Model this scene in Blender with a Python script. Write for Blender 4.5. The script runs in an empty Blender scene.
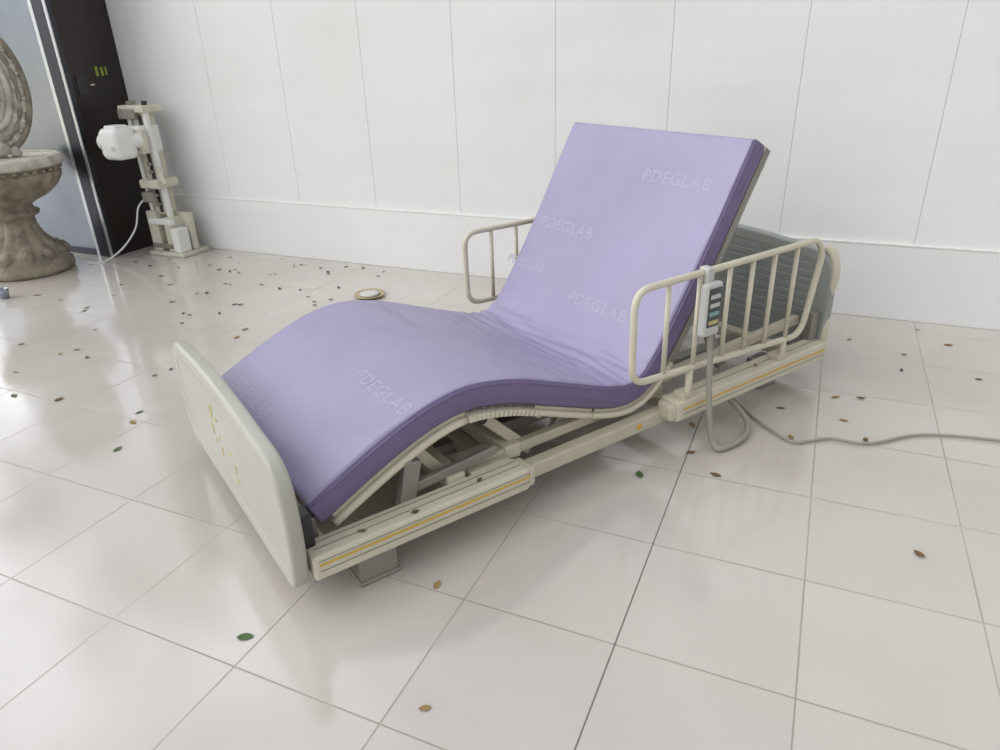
import bpy, bmesh, math, random
from mathutils import Vector, Matrix
random.seed(7)
scene=bpy.context.scene
scene.view_settings.view_transform='Standard'
scene.view_settings.look='None'

def lin(c):
    r=[]
    for x in c:
        x/=255.0
        r.append(x/12.92 if x<=.04045 else ((x+.055)/1.055)**2.4)
    return r
# ---------------- materials
def mat(name,rgb,rough=.5,metal=0,var=.0,vscale=8,bump=0,bscale=60,spec=.5,coat=0):
    m=bpy.data.materials.new(name);m.use_nodes=True
    nt=m.node_tree;b=nt.nodes['Principled BSDF']
    c=lin(rgb)+[1]
    b.inputs['Base Color'].default_value=c
    b.inputs['Roughness'].default_value=rough;b.inputs['Metallic'].default_value=metal
    b.inputs['Specular IOR Level'].default_value=spec
    b.inputs['Coat Weight'].default_value=coat
    tc=nt.nodes.new('ShaderNodeTexCoord')
    if var>0:
        n=nt.nodes.new('ShaderNodeTexNoise');n.inputs['Scale'].default_value=vscale;n.inputs['Detail'].default_value=6
        nt.links.new(tc.outputs['Object'],n.inputs['Vector'])
        r=nt.nodes.new('ShaderNodeValToRGB')
        r.color_ramp.elements[0].position=.3;r.color_ramp.elements[1].position=.7
        r.color_ramp.elements[0].color=[x*(1-var) for x in c[:3]]+[1]
        r.color_ramp.elements[1].color=[min(1,x*(1+var*.6)) for x in c[:3]]+[1]
        nt.links.new(n.outputs['Fac'],r.inputs['Fac']);nt.links.new(r.outputs['Color'],b.inputs['Base Color'])
    if bump>0:
        n2=nt.nodes.new('ShaderNodeTexNoise');n2.inputs['Scale'].default_value=bscale;n2.inputs['Detail'].default_value=3
        nt.links.new(tc.outputs['Object'],n2.inputs['Vector'])
        bp=nt.nodes.new('ShaderNodeBump');bp.inputs['Strength'].default_value=bump;bp.inputs['Distance'].default_value=.01
        nt.links.new(n2.outputs['Fac'],bp.inputs['Height']);nt.links.new(bp.outputs['Normal'],b.inputs['Normal'])
    return m
M_beige=mat('beige_paint',(194,187,165),.4,var=.08,vscale=12)
M_beige2=mat('beige_plastic',(207,200,178),.42,var=.06)
M_board=mat('board_plastic',(177,175,163),.35,var=.05,vscale=6)
M_headb=mat('headboard_grey',(150,154,148),.4,var=.06,vscale=6)
M_headr=mat('headboard_rib_grey',(142,146,141),.4,var=.06,vscale=6)
M_dark=mat('dark_metal',(58,56,54),.5,.3)
M_grey=mat('grey_metal',(150,147,138),.4,.5,var=.1)
M_yellow=mat('yellow_stripe',(208,170,70),.5)
M_ymark=mat('faded_yellow_mark',(206,190,110),.6)
M_groove=mat('rail_groove',(150,145,128),.6)
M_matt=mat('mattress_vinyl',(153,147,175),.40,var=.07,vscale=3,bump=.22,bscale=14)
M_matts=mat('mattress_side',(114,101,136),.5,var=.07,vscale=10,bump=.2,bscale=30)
M_text=mat('mattress_print',(166,161,184),.42)
M_white=mat('white_plastic',(228,228,222),.35,var=.04)
M_cream=mat('cream_metal',(206,202,184),.4,var=.1,vscale=15)
M_cable=mat('cable_grey',(152,149,137),.5)
M_black=mat('black_panel',(38,30,27),.35,var=.25,vscale=4)
M_steel=mat('stainless_steel',(150,156,164),.2,.9,var=.2,vscale=2)
M_steelE=mat('steel_edge',(70,72,78),.3,.9)
M_steelL=mat('steel_light_trim',(205,208,210),.25,.8)
M_green=mat('sign_green',(130,146,60),.5)
M_stone=mat('weathered_stone',(146,137,120),.85,var=.5,vscale=11,bump=.8,bscale=34)
M_stoneL=mat('pale_stone',(194,190,178),.8,var=.35,vscale=12,bump=.5,bscale=38)
M_brass=mat('brass',(190,174,132),.35,.5)
M_dish=mat('dish_inner',(205,204,196),.4)
M_screen=mat('screen',(62,70,72),.2);M_teal=mat('teal_button',(122,160,156),.4);M_ybtn=mat('sand_button',(190,172,116),.4)
M_pend=mat('pendant_grey',(190,191,184),.4)
M_l1=mat('leaf_brown',(112,88,60),.8,var=.3);M_l2=mat('leaf_green',(74,98,54),.7,var=.3);M_l3=mat('leaf_tan',(156,128,80),.7,var=.3)

# ---------------- geometry helpers
def obj(name,me,parent=None,mats=(),smooth=False):
    o=bpy.data.objects.new(name,me);scene.collection.objects.link(o)
    for m in mats: me.materials.append(m)
    if smooth:
        for p in me.polygons:p.use_smooth=True
    if parent:o.parent=parent
    return o
def empty(name,loc=(0,0,0),rz=0,parent=None):
    e=bpy.data.objects.new(name,None);e.location=loc;e.rotation_euler=(0,0,rz);e.empty_display_size=.1
    scene.collection.objects.link(e)
    if parent:e.parent=parent
    return e
def box(name,a,b,m,parent=None,bev=.004,seg=2):
    bm=bmesh.new();bmesh.ops.create_cube(bm,size=1)
    for v in bm.verts:
        v.co=Vector([(a[i]+b[i])/2+v.co[i]*(b[i]-a[i]) for i in range(3)])
    if bev>0: bmesh.ops.bevel(bm,geom=bm.edges[:],offset=bev,segments=seg,affect='EDGES',profile=.5)
    me=bpy.data.meshes.new(name);bm.to_mesh(me);bm.free()
    return obj(name,me,parent,[m])
def obox(name,c,size,rot,m,parent=None,bev=.004):
    o=box(name,[-s/2 for s in size],[s/2 for s in size],m,parent,bev)
    R=rot.to_4x4() if isinstance(rot,Matrix) else rot
    o.data.transform(Matrix.Translation(c)@R);return o
def beam(name,p,q,wd,h,m,parent=None,bev=.004):
    p=Vector(p);q=Vector(q);x=(q-p).normalized();y=Vector((0,1,0))
    if abs(x.dot(y))>.9:y=Vector((1,0,0))
    z=x.cross(y).normalized();y=z.cross(x)
    R=Matrix((x,y,z)).transposed()
    return obox(name,(p+q)/2,((q-p).length,wd,h),R,m,parent,bev)
def fillet(pts,r,n=6,closed=False):
    pts=[Vector(p) for p in pts];out=[];N=len(pts)
    for i,p in enumerate(pts):
        if not closed and i in(0,N-1): out.append(p);continue
        a=pts[i-1];b=pts[(i+1)%N];da=(a-p);db=(b-p)
        rr=min(r,da.length*.49,db.length*.49)
        s=p+da.normalized()*rr;e=p+db.normalized()*rr
        for k in range(n+1):
            t=k/n;out.append(s*(1-t)**2+p*2*t*(1-t)+e*t*t)
    return out
def tube(name,pts,r,m,parent=None,closed=False,n=10):
    pts=[Vector(p) for p in pts];bm=bmesh.new();rings=[];N=len(pts)
    up=None
    for i,p in enumerate(pts):
        if closed: t=(pts[(i+1)%N]-pts[i-1])
        else: t=pts[min(i+1,N-1)]-pts[max(i-1,0)]
        t=t.normalized() if t.length>1e-9 else Vector((0,0,1))
        if up is None:
            up=Vector((0,0,1)) if abs(t.z)<.9 else Vector((1,0,0))
        up=(up-t*up.dot(t)).normalized();sd=t.cross(up)
        rings.append([bm.verts.new(p+(up*math.cos(a)+sd*math.sin(a))*r) for a in [2*math.pi*k/n for k in range(n)]])
    for i in range(N if closed else N-1):
        A=rings[i];B=rings[(i+1)%N]
        for k in range(n): bm.faces.new((A[k],A[(k+1)%n],B[(k+1)%n],B[k]))
    if not closed:
        bm.faces.new(rings[0][::-1]);bm.faces.new(rings[-1])
    bmesh.ops.recalc_face_normals(bm,faces=bm.faces[:])
    me=bpy.data.meshes.new(name);bm.to_mesh(me);bm.free()
    return obj(name,me,parent,[m],True)
def crom(P,n=8):
    P=[Vector(p) for p in P];out=[]
    for i in range(len(P)-1):
        a=P[max(i-1,0)];b=P[i];c=P[i+1];d=P[min(i+2,len(P)-1)]
        for k in range(n):
            t=k/n;out.append(.5*((2*b)+(c-a)*t+(2*a-5*b+4*c-d)*t*t+(3*b-a-3*c+d)*t**3))
    out.append(P[-1]);return out
def cyl(name,p,q,r,m,parent=None,n=20): 
    return tube(name,[p,q],r,m,parent,n=n)
def lathe(name,prof,m,loc,parent=None,n=48,flute=None):
    bm=bmesh.new();R=[]
    for j,(r,z) in enumerate(prof):
        ring=[]
        for k in range(n):
            a=2*math.pi*k/n;rr=r
            if flute:
                for fl_ in flute:
                    if fl_[0]<=z<=fl_[1]: rr=r*(1+fl_[2]*abs(math.cos(a*fl_[3]/2)))
            ring.append(bm.verts.new((loc[0]+rr*math.cos(a),loc[1]+rr*math.sin(a),loc[2]+z)))
        R.append(ring)
    for i in range(len(R)-1):
        for k in range(n): bm.faces.new((R[i][k],R[i][(k+1)%n],R[i+1][(k+1)%n],R[i+1][k]))
    bm.faces.new(R[0][::-1]);bm.faces.new(R[-1])
    me=bpy.data.meshes.new(name);bm.to_mesh(me);bm.free();return obj(name,me,parent,[m],True)

# ---------------- floor
fm=bpy.data.materials.new('floor_tiles');fm.use_nodes=True
nt=fm.node_tree;b=nt.nodes['Principled BSDF'];L=nt.links
def N(t,**k):
    n=nt.nodes.new(t)
    for a,v in k.items(): setattr(n,a,v)
    return n
def mth(op,a,bb=None,c=None):
    n=N('ShaderNodeMath',operation=op)
    for i,x in enumerate((a,bb,c)):
        if x is None: continue
        if isinstance(x,(int,float)): n.inputs[i].default_value=x
        else: L.new(x,n.inputs[i])
    return n.outputs[0]
tc=N('ShaderNodeTexCoord');sp=N('ShaderNodeSeparateXYZ');L.new(tc.outputs['Object'],sp.inputs[0])
X,Y=sp.outputs[0],sp.outputs[1]
def dist(c):
    q=mth('DIVIDE',c,.4);f=mth('SUBTRACT',q,mth('ROUND',q));return mth('MULTIPLY',mth('ABSOLUTE',f),.4)
d=mth('MINIMUM',dist(X),dist(Y))
mr=N('ShaderNodeMapRange',interpolation_type='SMOOTHSTEP');L.new(d,mr.inputs['Value'])
mr.inputs['From Min'].default_value=.0008;mr.inputs['From Max'].default_value=.0030
mr.inputs['To Min'].default_value=1;mr.inputs['To Max'].default_value=0
line=mr.outputs[0]
cmb=N('ShaderNodeCombineXYZ');L.new(mth('FLOOR',mth('DIVIDE',X,.4)),cmb.inputs[0]);L.new(mth('FLOOR',mth('DIVIDE',Y,.4)),cmb.inputs[1])
wn=N('ShaderNodeTexWhiteNoise');L.new(cmb.outputs[0],wn.inputs['Vector'])
nz=N('ShaderNodeTexNoise');nz.inputs['Scale'].default_value=1.3;nz.inputs['Detail'].default_value=7;L.new(tc.outputs['Object'],nz.inputs['Vector'])
rmp=N('ShaderNodeValToRGB');L.new(nz.outputs['Fac'],rmp.inputs['Fac'])
rmp.color_ramp.elements[0].position=.3;rmp.color_ramp.elements[0].color=lin((191,183,173))+[1]
rmp.color_ramp.elements[1].position=.7;rmp.color_ramp.elements[1].color=lin((204,198,189))+[1]
mx=N('ShaderNodeMix',data_type='RGBA',blend_type='MULTIPLY');mx.inputs[0].default_value=1
L.new(rmp.outputs[0],mx.inputs[6])
tv=mth('MULTIPLY_ADD',wn.outputs['Value'],.05,.95);cc=N('ShaderNodeCombineColor')
for i in range(3): L.new(tv,cc.inputs[i])
L.new(cc.outputs[0],mx.inputs[7])
gz=N('ShaderNodeTexNoise');gz.inputs['Scale'].default_value=2.1;gz.inputs['Detail'].default_value=4;L.new(tc.outputs['Object'],gz.inputs['Vector'])
gcol=N('ShaderNodeValToRGB');L.new(gz.outputs['Fac'],gcol.inputs['Fac'])
gcol.color_ramp.elements[0].position=.35;gcol.color_ramp.elements[0].color=lin((146,138,126))+[1]
gcol.color_ramp.elements[1].position=.65;gcol.color_ramp.elements[1].color=lin((180,172,162))+[1]
ex=N('ShaderNodeMapRange');L.new(mth('ABSOLUTE',X),ex.inputs['Value']);ex.inputs['From Min'].default_value=.003;ex.inputs['From Max'].default_value=.006
ex.inputs['To Min'].default_value=.8;ex.inputs['To Max'].default_value=0
gm=N('ShaderNodeMix',data_type='RGBA');L.new(ex.outputs[0],gm.inputs[0]);L.new(gcol.outputs[0],gm.inputs[6]);gm.inputs[7].default_value=lin((84,78,70))+[1]
m2=N('ShaderNodeMix',data_type='RGBA');L.new(line,m2.inputs[0]);L.new(mx.outputs[2],m2.inputs[6]);L.new(gm.outputs[2],m2.inputs[7])
L.new(m2.outputs[2],b.inputs['Base Color'])
rn=N('ShaderNodeTexNoise');rn.inputs['Scale'].default_value=5;rn.inputs['Detail'].default_value=5;L.new(tc.outputs['Object'],rn.inputs['Vector'])
L.new(mth('ADD',mth('MULTIPLY_ADD',rn.outputs['Fac'],.13,.05),mth('MULTIPLY',line,.5)),b.inputs['Roughness'])
b.inputs['Specular IOR Level'].default_value=.95
bp=N('ShaderNodeBump');bp.inputs['Strength'].default_value=.4;bp.inputs['Distance'].default_value=.002
bz=N('ShaderNodeTexNoise');bz.inputs['Scale'].default_value=7;L.new(tc.outputs['Object'],bz.inputs['Vector'])
L.new(mth('SUBTRACT',mth('MULTIPLY',bz.outputs['Fac'],.35),line),bp.inputs['Height']);L.new(bp.outputs[0],b.inputs['Normal'])
fl=box('floor',(-9,-7,-.1),(7,1.9,0),fm,bev=0)

# ---------------- walls
wm=bpy.data.materials.new('wall_panel');wm.use_nodes=True;nt=wm.node_tree;b=nt.nodes['Principled BSDF'];L=nt.links
b.inputs['Roughness'].default_value=.28
tc=N('ShaderNodeTexCoord');nz=N('ShaderNodeTexNoise');nz.inputs['Scale'].default_value=1.1;nz.inputs['Detail'].default_value=4
L.new(tc.outputs['Object'],nz.inputs['Vector']);rmp=N('ShaderNodeValToRGB');L.new(nz.outputs['Fac'],rmp.inputs['Fac'])
rmp.color_ramp.elements[0].position=.3;rmp.color_ramp.elements[0].color=lin((226,225,221))+[1]
rmp.color_ramp.elements[1].position=.7;rmp.color_ramp.elements[1].color=lin((233,233,232))+[1]
L.new(rmp.outputs[0],b.inputs['Base Color'])
mp=N('ShaderNodeMapping');mp.inputs['Scale'].default_value=(.6,1,5);L.new(tc.outputs['Object'],mp.inputs[0])
n3=N('ShaderNodeTexNoise');n3.inputs['Scale'].default_value=1.5;n3.inputs['Detail'].default_value=0;L.new(mp.outputs[0],n3.inputs['Vector'])
bp=N('ShaderNodeBump');bp.inputs['Strength'].default_value=.25;bp.inputs['Distance'].default_value=.02;L.new(n3.outputs['Fac'],bp.inputs['Height']);L.new(bp.outputs[0],b.inputs['Normal'])
M_gap=mat('wall_gap',(215,213,208),.8)
wall=empty('wall_back')
box('wall_core',(-4.6,1.776,0),(6,1.95,3.0),M_gap,wall,0)
x0=-2.894-.604*3
for k in range(18):
    a=max(x0+.604*k,-4.29);bb=x0+.604*(k+1)
    if bb<-4.28: continue
    box('panel_%d'%k,(a+.0008,1.772,.372),(bb-.0008,1.80,3.0),wm,wall,.002,2)
box('base_band',(-4.29,1.752,0),(6,1.80,.368),wm,wall,.004,2)
box('band_ledge',(-4.29,1.749,.368),(6,1.80,.378),M_white,wall,.002,1)

# ---------------- left side: black door return and steel clad front
door=empty('door_1')
box('door_leaf',(-4.42,1.36,0),(-4.275,1.770,3.0),M_black,door,.002)
box('door_frame_edge',(-4.40,1.325,0),(-4.262,1.362,3.0),M_steelE,door,.004)
box('door_frame_trim',(-4.285,1.318,0),(-4.262,1.326,3.0),M_steelL,door,.002)
box('door_handle_plate',(-4.276,1.40,1.08),(-4.268,1.47,1.20),M_dark,door,.002)
for i,(yy,zz,w,h) in enumerate([(1.56,1.185,.020,.06),(1.60,1.185,.020,.055),(1.635,1.19,.014,.05),(1.50,1.13,.03,.010)]):
    box('sign_%d'%i,(-4.275,yy,zz),(-4.270,yy+w,zz+h),M_green if i!=3 else M_cream,door,.001,1)
steel=empty('steel_clad_column')
box('front_sheet',(-5.15,1.345,0),(-4.405,1.60,3.0),M_steel,steel,.004)
box('front_sheet_left',(-5.95,1.345,0),(-5.155,1.60,3.0),M_steel,steel,.004)
box('edge_trim',(-4.44,1.332,0),(-4.40,1.352,3.0),M_steelL,steel,.003)
box('skirting',(-5.95,1.335,0),(-4.44,1.347,.05),M_steelE,steel,.003)

# ---------------- stone fountain
F=empty('stone_fountain',(-4.54,.90,0))
prof=[(.25,0),(.27,.02),(.27,.06),(.25,.08),(.255,.10),(.235,.12),(.22,.15),(.17,.19),(.125,.25),(.108,.31),(.112,.36),(.15,.38),(.155,.40),(.125,.42),(.12,.44),(.15,.465),(.23,.505),(.285,.555),(.315,.605),(.322,.64),(.315,.66),(.325,.667),(.358,.68),(.365,.70),(.365,.73),(.355,.742),(.335,.738),(.31,.69),(.2,.63),(.05,.61)]
lathe('basin_pedestal',prof,M_stone,(0,0,0),F,120,((.46,.645,.07,20),(.125,.33,.10,12)))
lathe('basin_rim_band',[(.355,.684),(.369,.688),(.371,.712),(.368,.734),(.356,.744),(.338,.744),(.336,.735)],M_stoneL,(0,0,0),F,96)
def blob(name,c,r,sc,m,i=0,amp=.12):
    bm=bmesh.new();bmesh.ops.create_icosphere(bm,subdivisions=3,radius=r)
    for v in bm.verts:
        v.co=v.co*(1+amp*math.sin(v.co.x*3.5/r)*math.sin(v.co.z*4/r+i))
        v.co=Vector((v.co.x*sc[0],v.co.y*sc[1],v.co.z*sc[2]))+Vector(c)
    me=bpy.data.meshes.new(name);bm.to_mesh(me);bm.free();obj(name,me,F,[m],True)
for k in range(36):
    a=2*math.pi*k/36
    blob('rim_bead_%d'%k,(.338*math.cos(a),.338*math.sin(a),.665),.016,(1,1,.8),M_stone,k)
for k in range(12):
    a=2*math.pi*k/12
    blob('base_leaf_%d'%k,(.225*math.cos(a),.225*math.sin(a),.13),.045,(.8,.8,1.0),M_stone,k)
ex_=Vector((math.cos(math.radians(58)),math.sin(math.radians(58)),0));nz_=Vector((ex_.y,-ex_.x,0))
cen=Vector((-.005,.045,1.15))
RX,RZ=.24,.385
def oval(rx,rz,off,tr,name,m,n=64):
    pts=[cen+ex_*rx*math.cos(2*math.pi*k/n)+Vector((0,0,rz*math.sin(2*math.pi*k/n)))+nz_*off for k in range(n)]
    tube(name,pts,tr,m,F,closed=True,n=10)
oval(RX,RZ,.0,.020,'oval_rim_outer',M_stone);oval(RX*.80,RZ*.83,.014,.014,'oval_rim_mid',M_stone);oval(RX*.58,RZ*.64,.024,.018,'oval_rim_inner',M_stoneL)
oval(RX*.34,RZ*.42,.03,.012,'oval_rim_core',M_stone)
bm=bmesh.new();rings=[]
for j in range(13):
    t=j/12;rel=.012*(1-t)+(.008*math.cos(math.pi*2*t*2.5))
    rings.append([bm.verts.new(cen+ex_*(RX*t)*math.cos(a)+Vector((0,0,RZ*t*math.sin(a)))+nz_*(rel+.008*math.cos(a*18)*t)) for a in [2*math.pi*k/108 for k in range(108)]] if j else [bm.verts.new(cen+nz_*.024)])
for j in range(12):
    for k in range(108):
        if j==0: bm.faces.new((rings[0][0],rings[1][k],rings[1][(k+1)%108]))
        else: bm.faces.new((rings[j][k],rings[j+1][k],rings[j+1][(k+1)%108],rings[j][(k+1)%108]))
me=bpy.data.meshes.new('shell');bm.to_mesh(me);bm.free();so=obj('oval_shell',me,F,[M_stoneL],True)
sm=so.modifiers.new('s','SOLIDIFY');sm.thickness=.02;sm.offset=0
for k in range(30):
    a=2*math.pi*k/30
    blob('oval_bead_%d'%k,cen+ex_*RX*.905*math.cos(a)+Vector((0,0,RZ*.915*math.sin(a)))+nz_*.014,.012,(1,1,1),M_stoneL,k)
for i,(dx,dz,r) in enumerate([(0,-.02,.035),(0,.05,.028),(0,-.36,.06),(.08,-.385,.035),(-.08,-.385,.035)]):
    c=cen+ex_*dx+nz_*.03+Vector((0,0,dz));blob('carving_%d'%i,c,r,(1,1,1),M_stoneL,i,.15)

# ---------------- white equipment stand in the corner
D=empty('medical_equipment_stand',(-3.92,1.60,0))
box('base_plate',(-.15,-.13,0),(.18,.12,.03),M_cream,D,.008)
box('base_post_left',(-.13,-.10,.03),(-.04,.06,.31),M_cream,D,.008)
box('base_post_right',(.02,-.10,.03),(.09,.06,.27),M_cream,D,.008)
box('base_back_plate',(-.05,-.0,.03),(.16,.05,.29),M_cream,D,.008)
box('base_side_block',(.09,-.12,.03),(.16,-.02,.20),M_white,D,.01)
box('base_cross_a',(-.12,-.105,.05),(.10,-.07,.085),M_grey,D,.005)
box('base_cross_b',(-.12,-.105,.22),(.10,-.07,.26),M_white,D,.005)
beam('column',(-.03,0,.28),(-.05,0,.98),.11,.09,M_cream,D,.01)
beam('column_front_rail',(.05,-.05,.25),(.03,-.05,.97),.03,.035,M_white,D,.004)
beam('column_slot',(-.01,-.058,.30),(-.02,-.058,.94),.01,.025,M_dark,D,.002)
beam('column_back_rail',(-.10,-.05,.30),(-.12,-.05,.95),.03,.03,M_white,D,.004)
box('top_cap',(-.17,-.09,.96),(.06,.07,1.005),M_cream,D,.008)
box('top_plate',(-.17,-.10,.92),(-.02,-.06,.985),M_grey,D,.006)
box('top_fitting',(-.13,-.05,1.0),(-.09,0,1.03),M_grey,D,.004)
cyl('top_knob',(.02,-.03,1.0),(.02,-.03,1.03),.018,M_dark,D)
box('carriage',(-.15,-.12,.70),(.02,.05,.88),M_white,D,.015)
box('carriage_plate',(-.02,-.125,.72),(.045,-.09,.86),M_cream,D,.006)
box('lower_carriage',(-.10,-.12,.47),(.08,.06,.53),M_cream,D,.012)
box('lower_bracket',(-.08,-.14,.38),(.0,-.08,.45),M_grey,D,.008)
beam('side_lever',(.07,-.08,.62),(.12,-.10,.50),.02,.03,M_cream,D,.004)
tube('arm',crom([(-.0,-.10,.79),(-.02,-.14,.79),(-.04,-.17,.78)]),.05,M_white,D,n=16)
HX=.085
bmh=box('motor_head',(-.25+HX,-.30,.68),(-.08+HX,-.13,.88),M_white,D,.04,5)
for p_ in bmh.data.polygons:p_.use_smooth=True
box('motor_side_cap',(-.262+HX,-.28,.71),(-.242+HX,-.15,.85),M_cream,D,.008)
box('motor_top',(-.22+HX,-.26,.87),(-.11+HX,-.16,.895),M_white,D,.01)
cyl('motor_knob',(-.255+HX,-.24,.79),(-.285+HX,-.255,.79),.045,M_white,D);cyl('motor_knob_cap',(-.283+HX,-.254,.79),(-.295+HX,-.26,.79),.03,M_grey,D)
box('motor_label',(-.14+HX,-.303,.74),(-.11+HX,-.297,.77),M_pend,D,.002)
for i,z in enumerate((.36,.42,.58,.63)):
    cyl('bolt_%d'%i,(.0,-.07,z),(.0,-.095,z),.012,M_grey,D)
tube('power_cable',crom([(-.10,-.09,.40),(-.15,-.13,.34),(-.17,-.18,.20),(-.22,-.28,.08),(-.30,-.38,.006),(-.36,-.46,.006)]),.006,M_white,D)

# ---------------- hospital bed
O0=(-.7562,-.9627,0);TH=1.0305
BED=empty('hospital_bed',O0,TH)
LEN=2.17;W=1.03
def board(name,outline,u0,u1,m,mi,inset=.035):
    bm=bmesh.new();vs=[bm.verts.new((u0,p.x,p.y)) for p in outline]
    f=bm.faces.new(vs);r=bmesh.ops.extrude_face_region(bm,geom=[f])
    for g in r['geom']:
        if isinstance(g,bmesh.types.BMVert): g.co.x=u1
    bmesh.ops.recalc_face_normals(bm,faces=bm.faces[:])
    big=[f for f in bm.faces if len(f.verts)>8]
    be=[e for f in big for e in f.edges]
    bmesh.ops.bevel(bm,geom=be,offset=.012,segments=4,affect='EDGES',profile=.5)
    for f in bm.faces: f.smooth=len(f.verts)<=8
    big=[f for f in bm.faces if len(f.verts)>8]
    for f in big:
        bmesh.ops.inset_region(bm,faces=[f],thickness=inset,depth=0)
        bmesh.ops.inset_region(bm,faces=[f],thickness=.014,depth=-.003)
        f.material_index=1
    me=bpy.data.meshes.new(name);bm.to_mesh(me);bm.free()
    return obj(name,me,BED,[m,mi])
def outl(v0,v1,w0,w1,rt,rb,crown):
    c=[Vector((v0+.01,w0,0)),Vector((v1-.01,w0,0)),Vector((v1+.02,(w0+w1)/2-.03,0)),Vector((v1,w1-.02,0)),Vector(((v0+v1)/2,w1+crown,0)),Vector((v0,w1-.02,0)),Vector((v0-.02,(w0+w1)/2-.03,0))]
    out=[];Nn=len(c);rad=[rb,rb,.2,rt,.5,rt,.2]
    for i,p in enumerate(c):
        a=c[i-1];bb=c[(i+1)%Nn];da=a-p;db=bb-p;rr=min(rad[i],da.length*.48,db.length*.48)
        s=p+da.normalized()*rr;e=p+db.normalized()*rr
        for k in range(9):
            t=k/8;out.append(s*(1-t)**2+p*2*t*(1-t)+e*t*t)
    return out
board('footboard',outl(-.035,1.01,.072,.458,.11,.05,.022),-.045,-.003,M_board,M_board,.03)
board('headboard',outl(-.01,1.05,.085,.555,.09,.04,.02),LEN+.0,LEN+.04,M_headb,M_headb,.03)
tube('headboard_edge_guard',crom([(LEN+.02,-.004,.085),(LEN+.02,-.014,.20),(LEN+.02,-.002,.33),(LEN+.02,-.020,.44),(LEN+.02,-.004,.515),(LEN+.02,.03,.55)]),.017,M_beige2,BED,n=14)
for i in range(12):
    z=.13+i*.032
    box('headboard_rib_%d'%i,(LEN+.0015,.06,z),(LEN+.005,.97,z+.026),M_headr,BED,.002)
random.seed(11)
for i in range(13):
    v=random.uniform(.35,.72);w_=random.uniform(.15,.36);a,bb=random.choice(((.006,.03),(.02,.006),(.008,.02),(.005,.012)))
    box('footboard_mark_%d'%i,(-.0435,v,w_),(-.0412,v+a,w_+bb),M_ymark,BED,.0)
def siderail(side):
    s=1 if side==0 else -1;c=0 if side==0 else W
    def V(a,bb): 
        x=[c+s*a,c+s*bb];return min(x),max(x)
    def bx(nm,u0,u1,a,bb,w0,w1,m,bev=.004):
        v=V(a,bb);box('%s_%d'%(nm,side),(u0,v[0],w0),(u1,v[1],w1),m,BED,bev)
    bx('foot_rail',.005,.67,-.05,.035,.102,.172,M_beige2,.008)
    bx('foot_rail_cap',.66,.695,-.048,.033,.105,.170,M_beige,.012)
    bx('foot_stripe',.02,.67,-.052,-.049,.1445,.1505,M_yellow,0)
    bx('foot_groove',.02,.67,-.0515,-.049,.128,.131,M_groove,0)
    bx('foot_groove_b',.02,.67,-.0515,-.049,.158,.160,M_groove,0)
    bx('foot_top_groove',.02,.66,-.016,-.012,.1705,.1732,M_groove,0)
    bx('foot_top_groove_b',.02,.66,.010,.014,.1705,.1732,M_groove,0)
    bx('mid_rail',.60,1.40,.0,.045,.092,.142,M_beige,.006)
    bx('head_rail',1.30,LEN-.005,-.05,.03,.108,.182,M_beige2,.008)
    bx('head_rail_cap',1.275,1.315,-.046,.026,.112,.178,M_beige,.014)
    bx('head_stripe',1.33,LEN-.02,-.052,-.049,.1495,.1555,M_yellow,0)
    bx('head_groove',1.33,LEN-.02,-.0515,-.049,.132,.135,M_groove,0)
    bx('head_top_groove',1.33,LEN-.02,-.012,-.008,.1805,.1832,M_groove,0)
    bx('leg_foot',.13,.24,-.02,.06,.010,.105,M_grey,.004)
    bx('leg_foot_pad',.125,.245,-.025,.065,0,.014,M_grey,.004)
    bx('leg_head',1.92,2.02,.06,.14,0,.12,M_grey,.004)
    bx('foot_bracket',-.005,.035,.0,.05,.165,.27,M_dark,.006)
    bx('foot_bracket_b',.03,.06,.05,.12,.15,.22,M_grey,.006)
    bx('head_bracket',LEN-.05,LEN,-.0,.05,.18,.3,M_grey,.006)
siderail(0);siderail(1)
for i,u in enumerate((.08,.62,1.35,2.08)):
    box('cross_beam_%d'%i,(u,.03,.09),(u+.05,W-.03,.135),M_beige,BED,.005)
box('centre_base_beam_a',(.10,.30,.075),(2.1,.345,.12),M_grey,BED,.005)
box('centre_base_beam_b',(.10,.68,.075),(2.1,.725,.12),M_grey,BED,.005)
for i,(u,v) in enumerate(((1.08,.27),(1.08,.66),(.55,.28),(.55,.66))):
    box('base_foot_%d'%i,(u,v,0),(u+.16,v+.1,.085),M_beige,BED,.01)
ctrl=[(.035,.268),(.17,.34),(.31,.405),(.43,.444),(.55,.455),(.70,.425),(.86,.366),(1.02,.305),(1.12,.275),(1.19,.277),(1.26,.34),(1.36,.485),(1.45,.63),(1.57,.838),(1.663,1.0)]
pc=crom([(a,0,bb) for a,bb in ctrl],10)
for _ in range(6):
    pc=[pc[0]]+[(pc[i-1]+pc[i]*2+pc[i+1])/4 for i in range(1,len(pc)-1)]+[pc[-1]]
cum=[0]
for i in range(1,len(pc)): cum.append(cum[-1]+(pc[i]-pc[i-1]).length)
TOT=cum[-1]
def P(s):
    if s>TOT: return pc[-1]+(pc[-1]-pc[-2]).normalized()*(s-TOT)
    s=max(0,min(TOT-1e-6,s))
    for i in range(1,len(cum)):
        if cum[i]>=s:
            t=(s-cum[i-1])/(cum[i]-cum[i-1]);return pc[i-1].lerp(pc[i],t)
    return pc[-1]
def NR(s):
    s=min(s,TOT)
    t=(P(s+.02)-P(s-.02)).normalized();return Vector((-t.z,0,t.x))
def s_of_u(u):
    for i in range(1,len(pc)):
        if pc[i].x>=u: return cum[i-1]+(u-pc[i-1].x)/(pc[i].x-pc[i-1].x)*(cum[i]-cum[i-1])
V0,V1,TK=.04,.935,.085
MT=empty('mattress',(0,0,0),0,BED)
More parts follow.
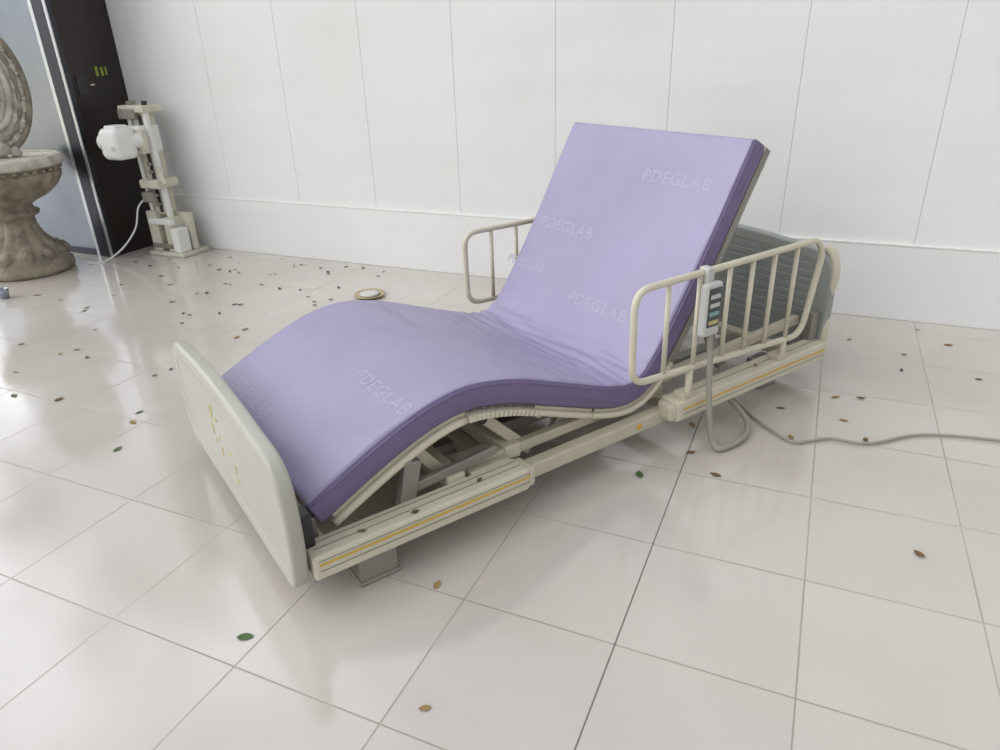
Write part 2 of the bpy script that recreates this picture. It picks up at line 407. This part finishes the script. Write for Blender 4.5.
sb=s_of_u(1.17)
bm=bmesh.new();NS=320;rows=[]
nv=64;re=.014
loop=[]
for k in range(nv+1): loop.append((V0+re+(V1-V0-2*re)*k/nv,0,0))
for k in range(1,4): a=math.pi/2*k/4; loop.append((V1-re+re*math.sin(a),re-re*math.cos(a),0 if k<2 else 1))
for k in range(4): loop.append((V1,re+(TK-2*re)*k/3,1))
for k in range(1,4): a=math.pi/2*k/4; loop.append((V1-re+re*math.cos(a),TK-re+re*math.sin(a),1))
for k in range(11): loop.append((V1-re-(V1-V0-2*re)*k/10,TK,1))
for k in range(1,4): a=math.pi/2*k/4; loop.append((V0+re-re*math.sin(a),TK-re+re*math.cos(a),1))
for k in range(4): loop.append((V0,TK-re-(TK-2*re)*k/3,1))
for k in range(1,4): a=math.pi/2*k/4; loop.append((V0+re-re*math.cos(a),re-re*math.sin(a),1 if k<3 else 0))
def wr(s,v):
    g=math.exp(-((s-sb)/.10)**2)
    w=0
    for (a,f,ph,tl) in ((.0042,75,0,6),(.0036,120,1.3,-9),(.0022,180,2.1,14)):
        w+=a*math.sin((s-sb)*f+ph+tl*.3*math.sin(v*5+ph))*(.6+.4*math.sin(v*11+ph*3))
    g2=.25*math.exp(-((s-sb+.25)/.2)**2)
    diag=.0012*math.sin(26*s+14*v+2*math.sin(6*v))*math.exp(-((v-.15)/.25)**2)
    return w*(g+g2)+.0018*math.sin(s*9+v*4)+.0015*math.sin(v*17+s*5)+diag
for i in range(NS+1):
    s=TOT*i/NS;p=P(s);n=NR(s)
    endr=0
    e1=min(s,TOT-s)
    if e1<re: endr=re-math.sqrt(max(0,re*re-(re-e1)**2))
    row=[]
    for (v,dp,sd) in loop:
        d_=dp
        d_=max(endr,min(TK-endr,d_))
        vv=v
        if dp<.002: d_-=wr(s,v)*(1 if endr==0 else .3)
        bl=.004*math.sin(math.pi*dp/TK) if sd else 0
        if v==V1 : vv=v+bl
        if v==V0 : vv=v-bl-.0018*math.sin(s*60)*math.exp(-((s-sb)/.25)**2)
        q=p-n*d_;row.append(bm.verts.new((q.x,vv,q.z)))
    rows.append(row)
nl=len(loop)
for i in range(NS):
    for k in range(nl):
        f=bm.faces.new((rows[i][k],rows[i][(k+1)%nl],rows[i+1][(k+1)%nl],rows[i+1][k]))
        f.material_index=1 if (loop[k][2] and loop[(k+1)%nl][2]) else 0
        f.smooth=True
for r in (rows[0][::-1],rows[-1]):
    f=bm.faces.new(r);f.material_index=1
bmesh.ops.recalc_face_normals(bm,faces=bm.faces[:])
me=bpy.data.meshes.new('mattress_body');bm.to_mesh(me);bm.free()
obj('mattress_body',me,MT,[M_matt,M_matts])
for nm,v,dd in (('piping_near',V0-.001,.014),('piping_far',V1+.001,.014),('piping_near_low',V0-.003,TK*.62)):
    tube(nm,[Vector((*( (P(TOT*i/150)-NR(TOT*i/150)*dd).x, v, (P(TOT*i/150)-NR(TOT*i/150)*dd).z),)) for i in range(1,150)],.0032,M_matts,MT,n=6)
def lettering(txt,u,v,size,i):
    cu=bpy.data.curves.new('t','FONT');cu.body=txt;cu.size=size;cu.align_x='CENTER';cu.align_y='CENTER';cu.space_character=1.1;cu.offset=.0006
    o=bpy.data.objects.new('t',cu);scene.collection.objects.link(o)
    bpy.context.view_layer.update()
    me=bpy.data.meshes.new_from_object(o.evaluated_get(bpy.context.evaluated_depsgraph_get()))
    bpy.data.objects.remove(o)
    s0=s_of_u(u)
    for vt in me.vertices:
        x,y=vt.co.x*1.12,vt.co.y;s=s0+y;vv=v-x
        p=P(s)+NR(s)*(wr(s,vv)+.0007)
        vt.co=Vector((p.x,vv,p.z))
    obj('printed_lettering_%d'%i,me,MT,[M_text])
for i,(u,v,sz) in enumerate([(1.575,.28,.062),(1.445,.72,.062),(1.31,.38,.062),(.35,.22,.062),(.66,.70,.062),(1.345,.86,.05),(.10,.66,.062)]):
    lettering('PDEGLAB',u,v,sz,i)
def deckstrip(name,s0,s1,v0,v1,off,th,m,n=30):
    bm=bmesh.new();R=[]
    for i in range(n+1):
        s=s0+(s1-s0)*i/n;p=P(s);nn=NR(s);a=p-nn*off;c=p-nn*(off+th)
        R.append([bm.verts.new((a.x,v0,a.z)),bm.verts.new((a.x,v1,a.z)),bm.verts.new((c.x,v1,c.z)),bm.verts.new((c.x,v0,c.z))])
    for i in range(n):
        for k in range(4): bm.faces.new((R[i][k],R[i][(k+1)%4],R[i+1][(k+1)%4],R[i+1][k]))
    bm.faces.new(R[0][::-1]);bm.faces.new(R[-1]);bmesh.ops.recalc_face_normals(bm,faces=bm.faces[:])
    me=bpy.data.meshes.new(name);bm.to_mesh(me);bm.free();return obj(name,me,BED,[m])
sk=s_of_u(.52);sk2=s_of_u(.80);ss=s_of_u(1.03);s2=s_of_u(1.27)
deckstrip('deck_leg_panel',.03,sk,.05,.91,TK+.001,.012,M_beige)
deckstrip('deck_thigh_panel',sk2,ss,.05,.91,TK+.001,.012,M_beige)
deckstrip('deck_seat_panel',ss+.01,s2-.01,.05,.91,TK+.001,.012,M_beige)
deckstrip('deck_back_panel',s2,TOT+.006,.046,.915,TK+.003,.014,M_grey)
def offp(s,off,v): 
    q=P(s)-NR(s)*off;return Vector((q.x,v,q.z))
for j,v in enumerate((.045,.915)):
    tube('deck_leg_tube_%d'%j,[offp(.02+(sk-.02)*i/12,TK+.024,v) for i in range(13)],.012,M_beige2,BED)
    tube('deck_thigh_tube_%d'%j,[offp(sk2+(ss-sk2)*i/12,TK+.022,v) for i in range(13)],.011,M_beige2,BED)
    tube('deck_back_tube_%d'%j,[offp(s2+(TOT+.004-s2)*i/12,TK+.024,v+.006*(1-2*j)) for i in range(13)],.010,M_grey,BED)
    tube('deck_seat_tube_%d'%j,[offp(ss+(s2-ss)*i/12,TK+.022,v) for i in range(13)],.011,M_beige2,BED)
    K=16
    for i in range(K):
        s=sk+(sk2-sk)*(i+.5)/K;q=offp(s,TK+.018,v);nn=NR(s);tt=Vector((nn.z,0,-nn.x))
        R=Matrix((tt,Vector((0,1,0)),nn)).transposed()
        obox('knee_link_%d_%d'%(j,i),q,((sk2-sk)/K*.74,.04,.020),R,M_beige2,BED,.002)
    deckstrip('knee_band_%d'%j,sk,sk2,v-.012,v+.012,TK+.010,.014,M_groove)
for i in range(8):
    s=sk+(sk2-sk)*(i+.5)/8
    tube('knee_slat_%d'%i,[offp(s,TK+.012,.06),offp(s,TK+.012,.9)],.007,M_beige,BED)
for i,s in enumerate((.03,sk-.03,sk2+.03,ss-.03,s2+.04,s2+.35,TOT-.05)):
    tube('deck_cross_tube_%d'%i,[offp(s,TK+.03,.05),offp(s,TK+.03,.91)],.012,M_beige,BED)
for j,v in enumerate((.10,.86)):
    beam('leg_lever_%d'%j,(.50,v,.12),(.36,v,.30),.02,.035,M_beige,BED)
    beam('knee_lever_%d'%j,(.78,v,.13),(.58,v,.33),.02,.035,M_beige,BED)
    beam('seat_bracket_%d'%j,(.86,v,.13),(.93,v,.235),.025,.04,M_grey,BED)
    beam('seat_bracket_b_%d'%j,(1.20,v,.13),(1.20,v,.19),.03,.05,M_grey,BED)
    beam('back_lever_%d'%j,(1.70,v,.16),(1.50,v,.50),.02,.04,M_grey,BED)
    beam('inner_rail_%d'%j,(.45,v-.02,.17),(1.35,v-.02,.175),.03,.035,M_beige,BED)
    beam('long_inner_rail_%d'%j,(1.35,v-.02,.22),(2.13,v-.02,.25),.03,.035,M_beige,BED)
beam('knee_support_strut',(.30,.045,.115),(.34,.045,.285),.03,.05,M_grey,BED)
beam('knee_support_arm',(.30,.05,.19),(.62,.05,.215),.02,.03,M_grey,BED)
box('mechanism_crossbar_a',(.44,.03,.145),(.50,.95,.19),M_beige,BED,.006)
box('mechanism_crossbar_b',(.66,.06,.145),(.72,.95,.195),M_beige2,BED,.006)
box('mechanism_plate',(.52,.03,.155),(.66,.16,.175),M_beige,BED,.006)
cyl('actuator_tube_a',(.75,.40,.16),(.45,.42,.24),.018,M_grey,BED);cyl('actuator_body_a',(1.05,.38,.15),(.75,.40,.165),.032,M_dark,BED)
cyl('actuator_tube_b',(1.55,.5,.20),(1.42,.5,.36),.018,M_grey,BED);cyl('actuator_body_b',(1.85,.5,.16),(1.55,.5,.20),.034,M_dark,BED)
box('control_box',(1.58,.60,.12),(1.82,.80,.22),M_dark,BED,.01)
box('yellow_label',(.58,.028,.157),(.62,.0295,.172),M_yellow,BED,0)
box('yellow_label_b',(1.16,-.0015,.108),(1.18,.0,.128),M_yellow,BED,0)
cyl('pivot_a',(.58,.05,.325),(.58,.12,.325),.016,M_dark,BED);cyl('pivot_b',(.36,.08,.30),(.36,.13,.30),.014,M_dark,BED)
def guard(side,u0,u1,v,zt,zb0,zb1,bars,drop=0):
    pts=[(u0,v,zb0),(u0-.005,v,zt),(u1,v,zt+.0),(u1+.045,v,zt-.06),(u1-.02,v,zb1)]
    pts=fillet(pts,.065,8,closed=True)
    tube('guard_loop_%d'%side,pts,.0115,M_beige2,BED,closed=True,n=12)
    for i,t in enumerate(bars):
        u=u0+(u1-u0)*t;zb=zb0+(zb1-zb0)*t
        tube('guard_bar_%d_%d'%(side,i),[(u,v,zb),(u,v,zt)],.0085,M_beige2,BED,n=10)
guard(0,1.085,2.005,-.035,.622,.312,.255,(.155,.31,.47,.60,.73,.87))
guard(1,1.165,2.02,W+.01,.585,.275,.255,(.155,.31,.47,.60,.73,.87))
for side,v,s in ((0,-.035,1),(1,W+.01,-1)):
    for j,u in enumerate((1.36,1.88)):
        tube('guard_post_%d_%d'%(side,j),fillet([(u,v,.29 if j==0 else .265),(u,v,.20),(u,v+s*.03,.16)],.02),.012,M_beige2,BED)
        box('guard_clamp_%d_%d'%(side,j),(u-.03,min(v-.01*s,v+.04*s),.165),(u+.03,max(v-.01*s,v+.04*s),.205),M_beige,BED,.006)
PR=empty('bed_remote_control',O0,TH)
box('remote_body',(1.352,-.083,.415),(1.430,-.052,.595),M_pend,PR,.010,3)
box('remote_face',(1.362,-.0855,.45),(1.420,-.082,.580),M_screen,PR,.003)
for i in range(4):
    z=.458+i*.029
    box('button_%d'%i,(1.368,-.0875,z),(1.414,-.085,z+.014),(M_ybtn,M_teal,M_pend,M_pend)[i],PR,.001,1)
box('remote_hook',(1.378,-.06,.585),(1.408,-.02,.64),M_pend,PR,.005)
def w2l(x,y,z=.007):
    dx,dy=x-O0[0],y-O0[1];c,s=math.cos(TH),math.sin(TH);return (dx*c+dy*s,-dx*s+dy*c,z)
tube('remote_cord',crom([(1.40,-.068,.42),(1.41,-.072,.34),(1.41,-.082,.22),(1.41,-.10,.10),w2l(.07,.19,.03),w2l(.10,.17,.014),w2l(.16,.26,.016),w2l(.17,.36,.022),w2l(.12,.42,.06),(1.60,.06,.13)]),.0105,M_cable,PR)
tube('power_cable',crom([(-.02,.62,.10),(.06,.56,.05),(.13,.53,.008),(.21,.42,.008),(.32,.32,.008),(.385,.35,.008),(.45,.39,.008),(.57,.40,.008),(.74,.53,.008),(.98,.58,.008),(1.3,.60,.008),(1.7,.5,.008)],10),.0050,M_cable)

# ---------------- small stuff
G=empty('brass_dish',(-2.01,1.2,0))
lathe('dish_body',[(.045,0),(.072,.006),(.088,.014),(.09,.018),(.085,.019),(.063,.012),(.03,.010)],M_brass,(0,0,0),G,40)
lathe('dish_contents',[(.055,.012),(.06,.018),(.04,.022),(.01,.023)],M_dish,(0,0,0),G,32)
Cc=empty('metal_cup',(-4.12,.44,0))
lathe('cup_body',[(.02,0),(.025,.003),(.032,.06),(.029,.06),(.022,.01),(.005,.008)],M_steel,(0,0,0),Cc,24)

lv=[(-1.92,-.59,1),(-2.04,-.42,2),(-2.94,.02,0),(-3.34,.97,0),(-3.28,1.33,0),(-.84,-1.12,1),(-.49,-.78,2),(-.12,-.07,1),(-.02,.33,2),(.01,.13,0),(.11,.02,0),(.27,.58,0),(.32,.36,2),(.49,.56,2),(.56,.43,0),(.68,-.18,0),(.46,.75,2),(.55,.77,0),(.99,1.12,0),(.71,1.11,0),(.81,1.64,1),(.92,1.48,2),(-3.1,.25,2),(-3.97,.55,0),(-4.01,1.29,0),(-3.82,1.25,1),(-3.59,1.28,0),(-3.43,1.4,2),(-3.18,1.37,0),(-2.87,1.35,2),(-2.48,1.16,0),(-3.43,1.59,0),(-2.19,1.07,0),(-3.28,-.03,1),(-3.75,.53,0),(-3.65,.87,1),(-.33,-1.13,2),(.73,1.29,0),(-.29,.19,2),(-2.51,-.39,0),(.51,1.4,2)]
random.seed(3)
for _ in range(40):
    lv.append((random.uniform(-4.0,-2.1),random.uniform(.4,1.68),random.choice((0,1,1,2))))
for _ in range(8):
    lv.append((random.uniform(-3.0,-1.5),random.uniform(-.6,.3),random.choice((0,1,2))))
bm=bmesh.new()
def leaf(x,y,z,mi,sz):
    a=random.uniform(0,6.28);L_=sz;Wd=sz*random.uniform(.35,.6);cu=random.uniform(.05,.3)*sz
    pr=[(-1,0),(-.5,.8),(.1,1),(.6,.6),(1,0)]
    top=[];mid=[];bot=[]
    def tr(px,py,pz): return (x+px*math.cos(a)-py*math.sin(a),y+px*math.sin(a)+py*math.cos(a),z+pz+.0015)
    for (t,w) in pr:
        zc=cu*(t*t)*.5
        mid.append(bm.verts.new(tr(t*L_/2,0,zc)))
        top.append(bm.verts.new(tr(t*L_/2,w*Wd/2,zc+w*cu*.4)) if 0<w else mid[-1])
        bot.append(bm.verts.new(tr(t*L_/2,-w*Wd/2,zc+w*cu*.35)) if 0<w else mid[-1])
    for i in range(4):
        for A,Bq in ((mid,top),(bot,mid)):
            vs=[]
            for v in (A[i],A[i+1],Bq[i+1],Bq[i]):
                if v not in vs: vs.append(v)
            if len(vs)>2: f=bm.faces.new(vs);f.material_index=mi
for (x,y,mi) in lv: leaf(x,y,0,mi,random.uniform(.024,.044))
me=bpy.data.meshes.new('scattered_leaves');bm.to_mesh(me);bm.free();obj('scattered_leaves',me,None,[M_l1,M_l2,M_l3])
bm=bmesh.new()
for (u,v,z,mi) in [(.3,-.03,.173,0),(.52,-.01,.173,0),(.15,-.02,.173,0),(.62,.10,.176,2),(.56,.07,.176,0),(1.5,-.01,.184,0),(1.75,-.02,.184,0),(.69,.3,.197,0)]:
    leaf(u,v,z,mi,.026)
me=bpy.data.meshes.new('caught_leaves');bm.to_mesh(me);bm.free();obj('caught_leaves',me,BED,[M_l1,M_l2,M_l3])

# ---------------- light
w=bpy.data.worlds.new('world');scene.world=w;w.use_nodes=True;nt=w.node_tree;L=nt.links;bg=nt.nodes['Background']
tc=N('ShaderNodeTexCoord');sp=N('ShaderNodeSeparateXYZ');L.new(tc.outputs['Generated'],sp.inputs[0])
rz=N('ShaderNodeValToRGB');L.new(mth('MULTIPLY_ADD',sp.outputs[2],.5,.5),rz.inputs['Fac'])
e=rz.color_ramp.elements;e[0].position=.48;e[0].color=(.38,.36,.30,1);e[1].position=.56;e[1].color=(.80,.82,.85,1)
e2=rz.color_ramp.elements.new(.9);e2.color=(.86,.90,.98,1)
nz=N('ShaderNodeTexNoise');nz.inputs['Scale'].default_value=8;nz.inputs['Detail'].default_value=8;nz.inputs['Roughness'].default_value=.65;L.new(tc.outputs['Generated'],nz.inputs['Vector'])
tr=N('ShaderNodeMapRange');L.new(nz.outputs['Fac'],tr.inputs['Value']);tr.inputs['From Min'].default_value=.44;tr.inputs['From Max'].default_value=.56
tr.inputs['To Min'].default_value=.35;tr.inputs['To Max'].default_value=2.6
hz=N('ShaderNodeMapRange');L.new(sp.outputs[2],hz.inputs['Value']);hz.inputs['From Min'].default_value=.55;hz.inputs['From Max'].default_value=.8
mxx=N('ShaderNodeMix',data_type='FLOAT');L.new(hz.outputs[0],mxx.inputs[0]);L.new(tr.outputs[0],mxx.inputs[2]);mxx.inputs[3].default_value=1
lf=N('ShaderNodeMapRange',interpolation_type='SMOOTHSTEP');L.new(sp.outputs[0],lf.inputs['Value']);lf.inputs['From Min'].default_value=.2;lf.inputs['From Max'].default_value=-.9
lf.inputs['To Min'].default_value=.8;lf.inputs['To Max'].default_value=1.95
vm=N('ShaderNodeVectorMath',operation='SCALE');L.new(rz.outputs[0],vm.inputs[0]);L.new(mth('MULTIPLY',mxx.outputs[0],lf.outputs[0]),vm.inputs['Scale'])
L.new(vm.outputs[0],bg.inputs['Color']);bg.inputs['Strength'].default_value=.84
sd=bpy.data.lights.new('sun','SUN');sd.energy=.9;sd.angle=math.radians(50);sd.color=(1,.96,.91)
so=bpy.data.objects.new('sun',sd);scene.collection.objects.link(so)
so.rotation_euler=Vector((.6,.55,-.75)).to_track_quat('-Z','Y').to_euler()
so.location=(-3,-3,4)

# ---------------- camera
cd=bpy.data.cameras.new('camera');cam=bpy.data.objects.new('camera',cd);scene.collection.objects.link(cam)
cd.sensor_width=36;cd.sensor_fit='HORIZONTAL';cd.lens=703.36/1000*36
Mr=Matrix(((.91373,-.14767,.37853),(.40522,.39947,-.82232),(-.02978,.90477,.42485)))
cam.matrix_world=Matrix.Translation((.28836,-2.02816,1.29612))@Mr.to_4x4()
scene.camera=cam
